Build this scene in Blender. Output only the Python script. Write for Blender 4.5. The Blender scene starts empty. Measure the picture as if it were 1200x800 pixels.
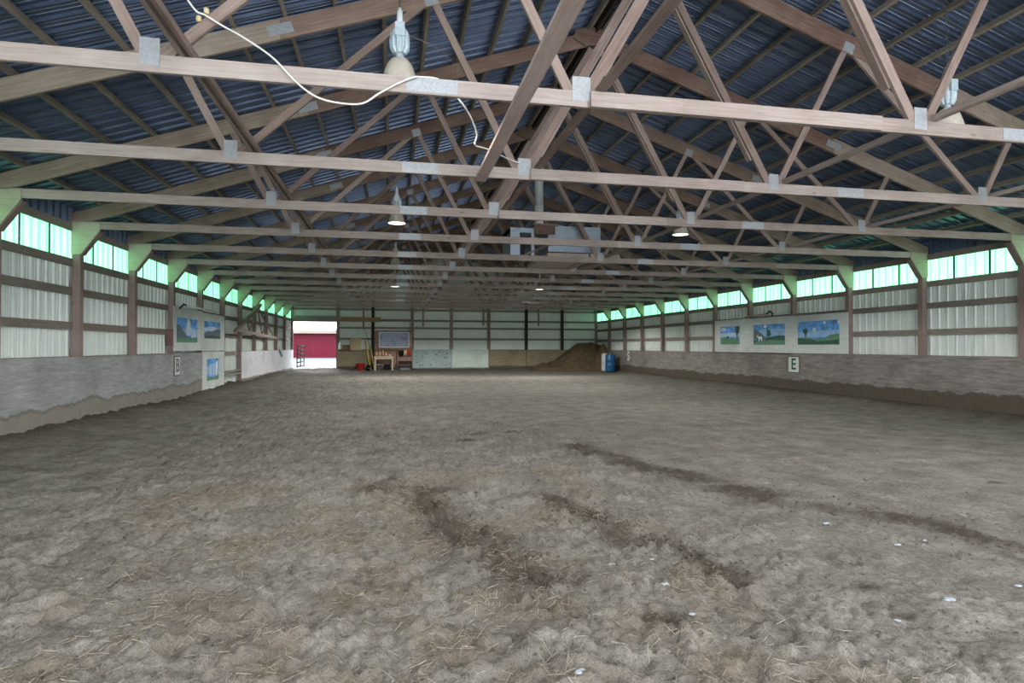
import bpy, math, random
import numpy as np
from mathutils import Vector, Matrix
S = bpy.context.scene
COL = S.collection
random.seed(7)

# ------------------------------------------------------------------ camera, sky, exposure
yaw, pitch, roll = (math.radians(a) for a in (11.0846, 0.4922, 0.1045))
Fv = Vector((math.sin(yaw)*math.cos(pitch), math.cos(yaw)*math.cos(pitch), math.sin(pitch)))
R0 = Vector((math.cos(yaw), -math.sin(yaw), 0)); U0 = R0.cross(Fv)
Rv = R0*math.cos(roll)+U0*math.sin(roll); Uv = U0*math.cos(roll)-R0*math.sin(roll)
cd = bpy.data.cameras.new('camera'); cam = bpy.data.objects.new('camera', cd); COL.objects.link(cam)
cd.sensor_width = 36; cd.lens = 709.66/1200*36; cd.clip_start = .05; cd.clip_end = 500
M = Matrix((Rv, Uv, -Fv)).transposed().to_4x4(); M.translation = Vector((0, 0, 1.5)); cam.matrix_world = M
S.camera = cam
S.view_settings.view_transform = 'Standard'; S.view_settings.look = 'None'
S.view_settings.gamma = 1; S.view_settings.use_curve_mapping = False
S.view_settings.exposure = 2.8
SKY = 1.0; LAMP_FILL = 58
w = bpy.data.worlds.new('overcast_sky'); S.world = w; w.use_nodes = True
bg = w.node_tree.nodes['Background']; bg.inputs[0].default_value = (.93, .96, 1, 1); bg.inputs[1].default_value = SKY
S.cycles.max_bounces = 10; S.cycles.diffuse_bounces = 6; S.cycles.glossy_bounces = 4
S.cycles.use_denoising = True

# ------------------------------------------------------------------ dimensions (metres)
WL, WR, YE, YN = -5.69, 12.61, 36.76, -1.5     # inner post faces left / right / end wall, open near end
XC = 3.46; PEAK = 7.05; SL = 1/3.0
SP = 2.4252; Y1 = 5.2347
def T(k): return Y1+(k-1)*SP
CT, CB = 3.81, 3.67                            # bottom chord top / bottom
def roof_z(x): return PEAK-SL*abs(x-XC)
ORD = ['zeroth','first','second','third','fourth','fifth','sixth','seventh','eighth','ninth','tenth','eleventh','twelfth','thirteenth','fourteenth','fifteenth','sixteenth','seventeenth']

# ------------------------------------------------------------------ materials
def newmat(name):
    m = bpy.data.materials.new(name); m.use_nodes = True
    nt = m.node_tree; b = nt.nodes['Principled BSDF']
    return m, nt, b
def node(nt, t, **kw):
    n = nt.nodes.new(t)
    for k, v in kw.items():
        if k in n.inputs: n.inputs[k].default_value = v
        else: setattr(n, k, v)
    return n
def ramp(nt, fac, stops):
    r = nt.nodes.new('ShaderNodeValToRGB'); e = r.color_ramp.elements
    while len(e) < len(stops): e.new(.5)
    for i, (p, c) in enumerate(stops):
        e[i].position = p; e[i].color = (*c, 1)
    nt.links.new(fac, r.inputs[0]); return r.outputs[0]
def mixc(nt, fac, a, b, mode='MIX'):
    m = nt.nodes.new('ShaderNodeMix'); m.data_type = 'RGBA'; m.blend_type = mode
    for i, v in ((0, fac), (6, a), (7, b)):
        if hasattr(v, 'is_output'): nt.links.new(v, m.inputs[i])
        elif i == 0: m.inputs[0].default_value = v
        else: m.inputs[i].default_value = (*v, 1)
    return m.outputs[2]
def mathn(nt, op, a, b=0.0, clamp=False):
    m = nt.nodes.new('ShaderNodeMath'); m.operation = op; m.use_clamp = clamp
    for i, v in enumerate((a, b)):
        if hasattr(v, 'is_output'): nt.links.new(v, m.inputs[i])
        else: m.inputs[i].default_value = v
    return m.outputs[0]
def mapped(nt, src, scale):
    tc = nt.nodes.new('ShaderNodeTexCoord'); mp = nt.nodes.new('ShaderNodeMapping')
    mp.inputs['Scale'].default_value = scale
    nt.links.new(tc.outputs[src], mp.inputs[0]); return mp.outputs[0]
def noise(nt, vec, scale, detail=4, rough=.6, dist=0):
    n = node(nt, 'ShaderNodeTexNoise', Scale=scale, Detail=detail, Roughness=rough, Distortion=dist)
    nt.links.new(vec, n.inputs['Vector']); return n.outputs['Fac']
def worldpos(nt, scale=(1, 1, 1)):
    g = nt.nodes.new('ShaderNodeNewGeometry'); mp = nt.nodes.new('ShaderNodeMapping')
    mp.inputs['Scale'].default_value = scale
    nt.links.new(g.outputs['Position'], mp.inputs[0]); return mp.outputs[0]
def bump(nt, b, h, strength=.3, dist=.01):
    bm = node(nt, 'ShaderNodeBump', Strength=strength, Distance=dist)
    nt.links.new(h, bm.inputs['Height']); nt.links.new(bm.outputs[0], b.inputs['Normal'])

def plain(name, c, rough=.7, metal=0, vary=.25, nscale=6, spec=.3):
    m, nt, b = newmat(name)
    f = noise(nt, worldpos(nt), nscale)
    lo = tuple(x*(1-vary) for x in c); hi = tuple(min(1, x*(1+vary)) for x in c)
    nt.links.new(ramp(nt, f, [(.3, lo), (.7, hi)]), b.inputs['Base Color'])
    b.inputs['Roughness'].default_value = rough; b.inputs['Metallic'].default_value = metal
    b.inputs['Specular IOR Level'].default_value = spec
    return m
def wood(name, dark, mid, light, rough=.8, stain=None):
    """sawn lumber: grain along u of the UV map, blotches in world space, each board a little different"""
    m, nt, b = newmat(name)
    uv = mapped(nt, 'UV', (1.2, 30, 1))
    g = noise(nt, uv, 1.6, 5, .65, .6)
    bl = noise(nt, worldpos(nt), 1.7, 3)
    f = mathn(nt, 'ADD', mathn(nt, 'MULTIPLY', g, .6), mathn(nt, 'MULTIPLY', bl, .4))
    c = ramp(nt, f, [(.38, dark), (.5, mid), (.63, light)])
    oi = nt.nodes.new('ShaderNodeObjectInfo')
    c = mixc(nt, .45, c, ramp(nt, oi.outputs['Random'], [(0, dark), (.5, mid), (1, light)]))
    kn = nt.nodes.new('ShaderNodeTexVoronoi'); kn.inputs['Scale'].default_value = 1
    nt.links.new(mapped(nt, 'UV', (1.7, 6, 1)), kn.inputs['Vector'])
    k = ramp(nt, kn.outputs['Distance'], [(.03, (1, 1, 1)), (.09, (0, 0, 0))])
    c = mixc(nt, mathn(nt, 'MULTIPLY', k, .6), c, tuple(x*.45 for x in dark))
    nt.links.new(c, b.inputs['Base Color'])
    b.inputs['Roughness'].default_value = rough; b.inputs['Specular IOR Level'].default_value = .25
    bump(nt, b, g, .25, .004)
    return m
M_chord = wood('weathered_pine', (.19, .145, .125), (.31, .25, .22), (.42, .365, .33))
M_top = wood('red_brown_rafter', (.09, .052, .04), (.18, .112, .085), (.29, .22, .175))
M_floorlit = wood('floor_lit_pink_pine', (.30, .22, .19), (.44, .345, .31), (.56, .46, .42))  # pine lightened in place of light bounced up from the floor
M_rafter = wood('beige_rafter', (.13, .092, .068), (.25, .192, .15), (.38, .315, .26))
M_web = wood('web_pine', (.13, .09, .075), (.23, .17, .142), (.33, .265, .228))
M_purlin = wood('purlin_pine', (.10, .08, .065), (.22, .185, .15), (.34, .295, .24))
M_post = wood('treated_post', (.15, .105, .09), (.23, .17, .15), (.31, .24, .21))
M_girt = wood('girt_wood', (.14, .12, .10), (.21, .18, .155), (.29, .26, .22))
M_darkwood = wood('dark_creosote_wood', (.018, .014, .012), (.035, .027, .022), (.06, .045, .035))
M_ply = wood('gusset_plywood', (.26, .25, .175), (.36, .345, .25), (.46, .44, .34))
M_brown = wood('brown_plank', (.13, .075, .035), (.22, .13, .065), (.31, .20, .11))
M_tan = wood('tan_plywood', (.36, .28, .16), (.48, .38, .23), (.58, .48, .31))
M_yellow = wood('yellow_pole', (.42, .29, .05), (.55, .40, .10), (.66, .52, .20))
M_table = wood('pale_bench_wood', (.34, .28, .20), (.47, .40, .30), (.58, .52, .42))
M_plate = plain('galvanised_plate', (.33, .345, .36), .5, .3, .14, 45)

def kickmat(name, a, bcol, dirt, dz, edge=.25):
    """old plywood with a splashed soil line along its foot"""
    m, nt, b = newmat(name)
    wp = worldpos(nt)
    g = noise(nt, worldpos(nt, (1, 1, 9)), 2.2, 6, .7, .5)
    c = ramp(nt, g, [(.35, a), (.65, bcol)])
    bl = noise(nt, wp, .9, 3)
    c = mixc(nt, ramp(nt, bl, [(.45, (0, 0, 0)), (.7, (.55, .55, .55))]), c, tuple(x*.72 for x in a))
    sx = nt.nodes.new('ShaderNodeSeparateXYZ'); nt.links.new(wp, sx.inputs[0])
    edgef = noise(nt, worldpos(nt, (1, 1, .3)), 1.0, 8, .72, .4)
    h = mathn(nt, 'ADD', dz-edge, mathn(nt, 'MULTIPLY', edgef, edge*2))
    d = mathn(nt, 'MULTIPLY', mathn(nt, 'SUBTRACT', h, sx.outputs[2]), 22, True)
    rim = mathn(nt, 'MULTIPLY', mathn(nt, 'SUBTRACT', mathn(nt, 'ADD', h, .04), sx.outputs[2]), 30, True)
    c = mixc(nt, mathn(nt, 'MULTIPLY', rim, .75), c, tuple(x*.35 for x in dirt))
    c = mixc(nt, d, c, mixc(nt, noise(nt, wp, 5), dirt, tuple(x*.6 for x in dirt)))
    nt.links.new(c, b.inputs['Base Color']); b.inputs['Roughness'].default_value = .85
    bump(nt, b, g, .25, .006)
    return m
M_kickL = kickmat('grey_plywood', (.22, .23, .225), (.37, .375, .37), (.27, .245, .21), .45)
M_kickR = kickmat('brown_grey_plywood', (.125, .112, .098), (.27, .25, .232), (.085, .066, .045), .46, .22)
M_kickDoorlit = kickmat('door_lit_plywood', (.52, .52, .55), (.66, .66, .69), (.2, .17, .14), .25, .12)  # kickboards coloured pale for the light from the doorway
M_board = kickmat('white_painted_board', (.50, .54, .52), (.62, .66, .64), (.35, .36, .3), .1, .1)
M_kickB = kickmat('brown_olive_board', (.17, .13, .08), (.27, .22, .15), (.1, .08, .05), .3, .1)
M_kickM = kickmat('mint_board', (.42, .50, .45), (.54, .62, .56), (.15, .14, .1), .2, .08)
M_kickG = kickmat('dented_metal_board', (.26, .33, .32), (.38, .46, .45), (.15, .13, .1), .2, .08)

def cladding(name, lo, hi, rough, spec, metal=0):
    m, nt, b = newmat(name)
    f = noise(nt, worldpos(nt, (1, 1, 1)), 1.3, 5)
    f2 = noise(nt, worldpos(nt), 38, 2)
    c = mixc(nt, .3, ramp(nt, f, [(.3, lo), (.7, hi)]), ramp(nt, f2, [(.4, lo), (.6, hi)]))
    nt.links.new(c, b.inputs['Base Color'])
    b.inputs['Roughness'].default_value = rough; b.inputs['Specular IOR Level'].default_value = spec
    b.inputs['Metallic'].default_value = metal
    bump(nt, b, f2, .12, .004)
    return m
M_wall = cladding('pale_wall_steel', (.56, .61, .57), (.72, .76, .72), .5, .3)
M_roof = cladding('dark_blue_roof_steel', (.085, .125, .20), (.16, .21, .31), .30, .7, .6)

def strip():
    m = bpy.data.materials.new('green_fibreglass'); m.use_nodes = True; nt = m.node_tree
    nt.nodes.remove(nt.nodes['Principled BSDF']); out = nt.nodes['Material Output']
    f = noise(nt, worldpos(nt, (3, 3, .5)), 5, 5)
    c = ramp(nt, f, [(.3, (.14, .40, .23)), (.7, (.22, .56, .32))])
    t = nt.nodes.new('ShaderNodeBsdfTranslucent'); nt.links.new(c, t.inputs[0])
    d = nt.nodes.new('ShaderNodeBsdfDiffuse'); nt.links.new(c, d.inputs[0])
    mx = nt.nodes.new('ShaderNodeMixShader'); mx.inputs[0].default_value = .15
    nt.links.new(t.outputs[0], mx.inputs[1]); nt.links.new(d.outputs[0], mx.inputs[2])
    em = nt.nodes.new('ShaderNodeEmission'); em.inputs[0].default_value = (.25, 1, .45, 1); em.inputs[1].default_value = .12  # small added green glow besides the daylight passing through
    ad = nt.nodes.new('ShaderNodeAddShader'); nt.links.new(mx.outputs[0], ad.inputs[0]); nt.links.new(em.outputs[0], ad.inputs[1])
    nt.links.new(ad.outputs[0], out.inputs[0]); return m
M_strip = strip()
M_lap = plain('green_panel_lap', (.06, .24, .16), .6)

# ------------------------------------------------------------------ mesh building
class MB:
    def __init__(s): s.v = []; s.f = []; s.uv = []; s.m = []; s.sm = []
    def face(s, idx, uv=None, mat=0, smooth=False):
        s.f.append(tuple(idx)); s.uv.append(uv or [(s.v[i][0]+s.v[i][1], s.v[i][2]) for i in idx]); s.m.append(mat); s.sm.append(smooth)
    def beam(s, p0, p1, wd, ht, up=(0, 0, 1), mat=0):
        """box from p0 to p1; ht along up (made square to the axis), wd across"""
        p0 = Vector(p0); p1 = Vector(p1); a = p1-p0; L = a.length; a.normalize(); up = Vector(up)
        up = (up-a*up.dot(a)).normalized(); sd = a.cross(up)
        b = len(s.v); o = random.uniform(0, 50)
        for p in (p0, p1):
            for i, j in ((-1, -1), (1, -1), (1, 1), (-1, 1)):
                s.v.append(tuple(p+sd*(wd/2*i)+up*(ht/2*j)))
        def q(i, j, k, l, vv): s.face((b+i, b+j, b+k, b+l), [(o, o), (o, o+vv), (o+L, o+vv), (o+L, o)], mat)
        q(0, 1, 5, 4, wd); q(1, 2, 6, 5, ht); q(2, 3, 7, 6, wd); q(3, 0, 4, 7, ht)
        s.face((b, b+3, b+2, b+1), [(o, o), (o, o+.1), (o+.1, o+.1), (o+.1, o)], mat)
        s.face((b+4, b+5, b+6, b+7), [(o, o), (o, o+.1), (o+.1, o+.1), (o+.1, o)], mat)
        return s
    def box(s, x0, x1, y0, y1, z0, z1, mat=0):
        d = (x1-x0, y1-y0, z1-z0); i = d.index(max(d)); c = ((x0+x1)/2, (y0+y1)/2, (z0+z1)/2)
        p0 = list(c); p1 = list(c); p0[i] -= d[i]/2; p1[i] += d[i]/2
        up = (0, 0, 1) if i != 2 else (0, 1, 0)
        ht = d[2] if i != 2 else d[1]; wd = d[1] if i == 0 else d[0]
        return s.beam(p0, p1, wd, ht, up, mat)
    def prism(s, pts, a, b, axis='y', mat=0):
        """polygon given in the two other axes, swept from a to b along axis"""
        n = len(pts); o = len(s.v)
        for t in (a, b):
            for (p, q) in pts:
                s.v.append((p, t, q) if axis == 'y' else (t, p, q) if axis == 'x' else (p, q, t))
        s.face(tuple(range(o, o+n)), [(p, q) for p, q in pts], mat); s.face(tuple(range(o+2*n-1, o+n-1, -1)), [(p, q) for p, q in reversed(pts)], mat)
        for i in range(n):
            j = (i+1) % n; s.face((o+i, o+n+i, o+n+j, o+j), None, mat)
        return s
    def lathe(s, prof, c=(0, 0, 0), n=20, mat=0, smooth=True, wob=None):
        o = len(s.v)
        for (r, z) in prof:
            for k in range(n):
                a = 2*math.pi*k/n; rr = r*(wob(k) if wob else 1)
                s.v.append((c[0]+rr*math.cos(a), c[1]+rr*math.sin(a), c[2]+z))
        for i in range(len(prof)-1):
            for k in range(n):
                l = (k+1) % n; s.face((o+i*n+k, o+i*n+l, o+(i+1)*n+l, o+(i+1)*n+k), None, mat, smooth)
        return s
    def tube(s, pts, r, n=6, mat=0):
        pts = [Vector(p) for p in pts]; o = len(s.v)
        for i, p in enumerate(pts):
            d = (pts[min(i+1, len(pts)-1)]-pts[max(i-1, 0)]).normalized()
            u = d.cross(Vector((0, 0, 1)) if abs(d.z) < .95 else Vector((1, 0, 0))).normalized(); v = d.cross(u)
            for k in range(n):
                a = 2*math.pi*k/n; s.v.append(tuple(p+u*(r*math.cos(a))+v*(r*math.sin(a))))
        for i in range(len(pts)-1):
            for k in range(n):
                l = (k+1) % n; s.face((o+i*n+k, o+(i+1)*n+k, o+(i+1)*n+l, o+i*n+l), None, mat, True)
        s.face(tuple(range(o, o+n)), None, mat); s.face(tuple(range(o+len(pts)*n-1, o+len(pts)*n-n-1, -1)), None, mat)
        return s
    def build(s, name, mats, parent=None, own=False):
        off = Vector((0, 0, 0))
        if parent is not None:
            p = parent
            while p is not None: off += p.location; p = p.parent
        elif own:
            A = np.array(s.v); lo = A.min(0); hi = A.max(0); off = Vector(((lo[0]+hi[0])/2, (lo[1]+hi[1])/2, lo[2]))
        me = bpy.data.meshes.new(name)
        me.from_pydata([(x-off.x, y-off.y, z-off.z) for x, y, z in s.v], [], s.f)
        uvl = me.uv_layers.new(name='UVMap')
        uvl.data.foreach_set('uv', [c for u in s.uv for p in u for c in p])
        me.polygons.foreach_set('material_index', s.m); me.polygons.foreach_set('use_smooth', s.sm)
        for m in (mats if isinstance(mats, (list, tuple)) else [mats]): me.materials.append(m)
        me.update()
        o = bpy.data.objects.new(name, me); COL.objects.link(o)
        if parent is not None: o.parent = parent
        elif own: o.location = off
        return o
def tag(o, label, cat, group=None, kind=None):
    o['label'] = label; o['category'] = cat
    if group: o['group'] = group
    if kind: o['kind'] = kind
    return o
def thing(name, label, cat, loc=(0, 0, 0), group=None, kind=None):
    o = bpy.data.objects.new(name, None); COL.objects.link(o); o.location = loc; o.empty_display_size = .1
    return tag(o, label, cat, group, kind)
def solo(mb, name, mat, label, cat, group=None, kind=None):
    return tag(mb.build(name, mat, None, True), label, cat, group, kind)
def struct(mb, name, mat, label, cat, parent=None):
    o = mb.build(name, mat, parent, False)
    if parent is None: tag(o, label, cat, None, 'structure')
    return o
def copy_tree(o, parent=None):
    c = o.copy(); COL.objects.link(c)
    if parent is not None: c.parent = parent
    for ch in list(o.children): copy_tree(ch, c)
    return c

# ------------------------------------------------------------------ ground outside, arena floor
M_snow = plain('snow', (.80, .82, .84), .8, 0, .04, 2)
mb = MB(); N = 24
gys = [-60, -45, -30, -20, -12, -6, -1.8, -1.7, 6, 14, 22, 30, 36.9, 37.0, 40, 44, 48, 54, 60, 66, 75, 85, 100, 115, 130]
for y in gys:
    for i in range(N+1):
        x = -90+i*200/N
        z = -.1 if y < -1.75 else -.6
        if y > YE+.2: z = .12+.012*(y-YE)+.05*math.sin(x*.7+y*.4)
        mb.v.append((x, y, z))
for j in range(N):
    for i in range(N):
        a = j*(N+1)+i; mb.face((a, a+1, a+N+2, a+N+1), None, 1 if gys[j] > 20 else 0, True)
M_dimsnow = plain('dimmed_snow', (.115, .14, .155), .8, 0, .05, 1)  # same snow, coloured darker to hold back the outdoor brightness
struct(mb, 'ground', [M_snow, M_dimsnow], 'snow covered yard outside the far doorway', 'ground')

rng = np.random.default_rng(3)
def vnoise(x, y, sc, seed):
    r = np.random.default_rng(seed).random((257, 257)); r[256] = r[0]; r[:, 256] = r[:, 0]
    X = x*sc; Y = y*sc; xi = np.floor(X).astype(int); yi = np.floor(Y).astype(int); fx = X-xi; fy = Y-yi
    fx = fx*fx*(3-2*fx); fy = fy*fy*(3-2*fy); xi %= 256; yi %= 256
    return (r[xi, yi]*(1-fx)*(1-fy)+r[xi+1, yi]*fx*(1-fy)+r[xi, yi+1]*(1-fx)*fy+r[xi+1, yi+1]*fx*fy)*2-1
def lumps(x, y, sc, seed):
    """rounded clods packed side by side: 0 in the creases, 1 on the crowns"""
    r = np.random.default_rng(seed).random((128, 128, 3)); X = x*sc; Y = y*sc; xi = np.floor(X).astype(int); yi = np.floor(Y).astype(int)
    best = np.full(x.shape, 9.); sec = np.full(x.shape, 9.); hh = np.zeros(x.shape)
    for di in (-1, 0, 1):
        for dj in (-1, 0, 1):
            c = r[(xi+di) % 128, (yi+dj) % 128]; d = np.hypot(xi+di+c[..., 0]-X, yi+dj+c[..., 1]-Y)
            n = d < best; sec = np.where(n, best, np.minimum(sec, d)); hh = np.where(n, c[..., 2], hh); best = np.minimum(best, d)
    return (1-(1-np.clip((sec-best)*2.2, 0, 1))**2)*(.55+.45*hh)
def seg_dist(x, y, pts):
    d = np.full(x.shape, 1e9)
    for (ax, ay), (bx, by) in zip(pts[:-1], pts[1:]):
        t = np.clip(((x-ax)*(bx-ax)+(y-ay)*(by-ay))/((bx-ax)**2+(by-ay)**2), 0, 1)
        d = np.minimum(d, np.hypot(x-ax-t*(bx-ax), y-ay-t*(by-ay)))
    return d
STREAKS = [([(2.75, 8.6), (3.05, 7.4), (3.50, 6.0), (4.10, 5.1), (4.45, 4.4), (4.62, 3.7), (4.7, 3.0)], .34),
           ([(.25, 6.4), (.35, 5.7), (.55, 4.9), (.85, 4.2), (.95, 3.6)], .30),
           ([(1.5, 5.9), (1.75, 4.9), (2.05, 4.3), (2.2, 3.8)], .2)]
hoof = np.concatenate([np.c_[rng.uniform(-5, 2.4, 1500), 1.6+10*rng.random(1500)**1.6],
                       np.c_[rng.uniform(2, 9, 350), rng.uniform(2, 14, 350)]])
def floor_height(x, y):
    near = np.clip(1.3-(x-1.4)*.45, .28, 1)                       # trampled on the left, harrowed smoother to the right
    u = x*.8+y*.6; v = -x*.6+y*.8
    h = near*(.022*vnoise(u, v*1.6, 3.0, 1)+.016*vnoise(u+9, v*1.3, 7.5, 2)+.008*vnoise(x, y, 15, 3))-.03
    wx = x+.07*vnoise(x, y, 5, 41); wy = y+.07*vnoise(x, y, 5, 42); uu = wx*.8+wy*.6; vv = (-wx*.6+wy*.8)*1.5
    h += near*(.034*lumps(uu, vv, 5.2, 51)+.022*lumps(uu, vv*.8, 10.5, 52))+(.35+.65*near)*.008*lumps(x, y, 22, 53)
    h += .006*vnoise(x, y, 30, 4)+.05*vnoise(x, y, .35, 5)
    st = np.zeros(x.shape)
    for pts, wd in STREAKS:
        d = seg_dist(x+.12*vnoise(x, y, 2.2, 6), y+.12*vnoise(x, y, 2.2, 7), pts); st = np.maximum(st, np.exp(-(d/wd)**2)*np.clip(.85+.5*vnoise(x, y, 2.6, 31)+.35*vnoise(x, y, 7, 32), .3, 1.15))
    h += st*(.03*np.abs(vnoise(x, y, 12, 8))+.018*vnoise(x, y, 24, 9)-.005)
    edge = np.minimum(np.minimum(x-WL, WR-x), YE-y)
    h += .16*np.exp(-np.clip(edge, 0, 9)/.55)+.04*np.clip((y-12)/20, 0, 1)
    return h, st
def axis(dense0, dense1, step, lo, hi, grow):
    a = list(np.arange(dense0, dense1, step)); s = step; x = a[-1]
    while x < hi: s = min(s*grow, .35); x += s; a.append(min(x, hi))
    s = step; x = dense0
    while x > lo: s = min(s*grow, .35); x -= s; a.insert(0, max(x, lo))
    return np.array(a)
xs = axis(-2.6, 5.0, .021, WL-.1, WR+.1, 1.03)
ys = [YN-.5, 0, .8, 1.4]
y = 1.7
while y < YE+.3: ys.append(y); y += max(.02, .0085*y)
ys.append(YE+.35); ys = np.array(ys)
GX, GY = np.meshgrid(xs, ys)
H, ST = floor_height(GX, GY)
for k in range(len(hoof)):
    hx, hy = hoof[k]; r = rng.uniform(.06, .10); dpt = rng.uniform(.012, .034)
    i0, i1 = np.searchsorted(xs, [hx-3*r, hx+3*r]); j0, j1 = np.searchsorted(ys, [hy-3*r, hy+3*r])
    if i1 <= i0 or j1 <= j0: continue
    an = rng.uniform(0, 3.14); dx = GX[j0:j1, i0:i1]-hx; dy = GY[j0:j1, i0:i1]-hy
    d = np.hypot((dx*np.cos(an)+dy*np.sin(an))*1.25, -dx*np.sin(an)+dy*np.cos(an))/r
    H[j0:j1, i0:i1] += dpt*(-np.exp(-(d/.8)**4)+.4*np.exp(-((d-1.35)/.4)**2))
def ground_at(x, y):
    i = min(max(int(np.searchsorted(xs, x)), 0), len(xs)-1); j = min(max(int(np.searchsorted(ys, y)), 0), len(ys)-1)
    return float(H[j, i])
def soil():
    m, nt, b = newmat('arena_footing'); wp = worldpos(nt)
    n1 = noise(nt, wp, 2.2, 6, .65); n2 = noise(nt, wp, 26, 5, .7); n3 = noise(nt, wp, 110, 3, .7)
    c = ramp(nt, n1, [(.3, (.128, .117, .101)), (.5, (.19, .176, .156)), (.7, (.262, .246, .221))])
    c = mixc(nt, .65, c, ramp(nt, n2, [(.33, (.5, .48, .45)), (.62, (1.2, 1.2, 1.2))]), 'MULTIPLY')
    c = mixc(nt, .55, c, ramp(nt, n3, [(.33, (.35, .33, .3)), (.6, (1.3, 1.3, 1.3))]), 'MULTIPLY')
    at = nt.nodes.new('ShaderNodeAttribute'); at.attribute_name = 'dark_soil_and_hollows'
    ch = nt.nodes.new('ShaderNodeAttribute'); ch.attribute_name = 'chaff'
    ck = mathn(nt, 'MULTIPLY', ch.outputs['Fac'], mathn(nt, 'MULTIPLY', mathn(nt, 'SUBTRACT', n2, .25), 2.2, True))
    c = mixc(nt, ck, c, mixc(nt, n3, (.07, .05, .033), (.25, .19, .13)))
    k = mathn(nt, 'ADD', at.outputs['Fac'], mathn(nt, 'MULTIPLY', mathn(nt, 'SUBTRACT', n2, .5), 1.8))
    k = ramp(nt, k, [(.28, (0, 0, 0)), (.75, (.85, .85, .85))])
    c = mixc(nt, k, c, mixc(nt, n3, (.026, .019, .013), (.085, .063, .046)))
    nt.links.new(c, b.inputs['Base Color']); b.inputs['Roughness'].default_value = .95; b.inputs['Specular IOR Level'].default_value = .12
    hh = mathn(nt, 'ADD', mathn(nt, 'MULTIPLY', n2, .7), mathn(nt, 'MULTIPLY', n3, .35))
    bump(nt, b, hh, .8, .025)
    return m
me = bpy.data.meshes.new('floor'); ny, nx = GX.shape
idx = np.arange(ny*nx).reshape(ny, nx)
quads = np.stack([idx[:-1, :-1], idx[:-1, 1:], idx[1:, 1:], idx[1:, :-1]], -1).reshape(-1, 4)
me.from_pydata(np.stack([GX, GY, H], -1).reshape(-1, 3).tolist(), [], quads.tolist())
hollow_spots = np.zeros(GX.shape)  # dark spots; shade of hollows in the dirt is painted in
for (bx, by, rx, ry) in [(1.14, 9.74, .22, .12), (1.45, 10.5, .25, .12), (2.05, 10.4, .2, .08), (.55, 11.9, .2, .1), (-.25, 6.6, .22, .25), (-.05, 6.9, .12, .2),
                         (1.5, 3.1, .2, .12), (2.1, 2.85, .12, .1), (3.0, 3.4, .12, .1), (6.6, 5.6, .1, .1), (2.9, 3.0, .1, .06)]:
    hollow_spots = np.maximum(hollow_spots, np.exp(-((GX-bx)/rx)**2-((GY-by)/ry)**2)*.75)
base_m = .16*vnoise(GX, GY, 1.1, 11)+.22*np.clip(vnoise(GX, GY, 3.1, 12), 0, 1)*(np.clip(1.6-GX, 0, 1))*np.clip(9-GY, 0, 1)
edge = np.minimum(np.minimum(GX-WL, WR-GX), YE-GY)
me.attributes.new('dark_soil_and_hollows', 'FLOAT', 'POINT').data.foreach_set('value', np.clip(ST*.8+hollow_spots+base_m*.9+.8*np.exp(-np.clip(edge, 0, 9)/.6), 0, 1).reshape(-1).astype(np.float32))  # dark soil streaks, hollow spots, random tone, and darker towards the walls
clumps = [(random.Random(q).uniform(-2.2, 2.2), 2.1+5*random.Random(q+500).random()**1.8, random.Random(q+900).uniform(.08, .3)) for q in range(130)]
chf = np.zeros(GX.shape)
for cx, cy, sr in clumps:
    d2 = ((GX-cx)/sr)**2+((GY-cy)/sr)**2; chf = np.maximum(chf, .75*np.exp(-d2*.8))
me.attributes.new('chaff', 'FLOAT', 'POINT').data.foreach_set('value', np.clip(chf*(1+.6*vnoise(GX, GY, 6, 61)), 0, 1).reshape(-1).astype(np.float32))
me.polygons.foreach_set('use_smooth', [True]*len(me.polygons)); me.materials.append(soil()); me.update()
fl = bpy.data.objects.new('floor', me); COL.objects.link(fl); tag(fl, 'trampled grey dirt floor of the riding arena', 'floor', None, 'structure')

# ------------------------------------------------------------------ ribbed steel sheets
def rib_profile(a0, a1, pitch=.2286):
    pr = []; a = a0
    while a < a1:
        for d, h in ((0, 0), (.007, .034), (.022, .034), (.030, 0), (.095, 0), (.099, .007), (.109, .007), (.113, 0), (.160, 0), (.164, .007), (.174, .007), (.178, 0)):
            if a+d <= a1: pr.append((a+d, h))
        a += pitch
    pr.append((a1, 0)); return pr
def rib_wall(mb, side, along, z0, z1, plane, a0, a1, mat=0):
    """vertical sheet; along 'y' at x=plane or 'x' at y=plane; ribs stand outward (side = +1/-1)"""
    pr = rib_profile(a0, a1); o = len(mb.v)
    for z in (z0, z1):
        for a, h in pr: mb.v.append((plane+side*(.036-h), a, z) if along == 'y' else (a, plane+side*(.036-h), z))
    n = len(pr)
    for i in range(n-1): mb.face((o+i, o+i+1, o+n+i+1, o+n+i), None, mat)
PL, PR_ = WL-.165, WR+.165
SB, ST_ = 3.07, 3.62                     # translucent strip
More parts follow.
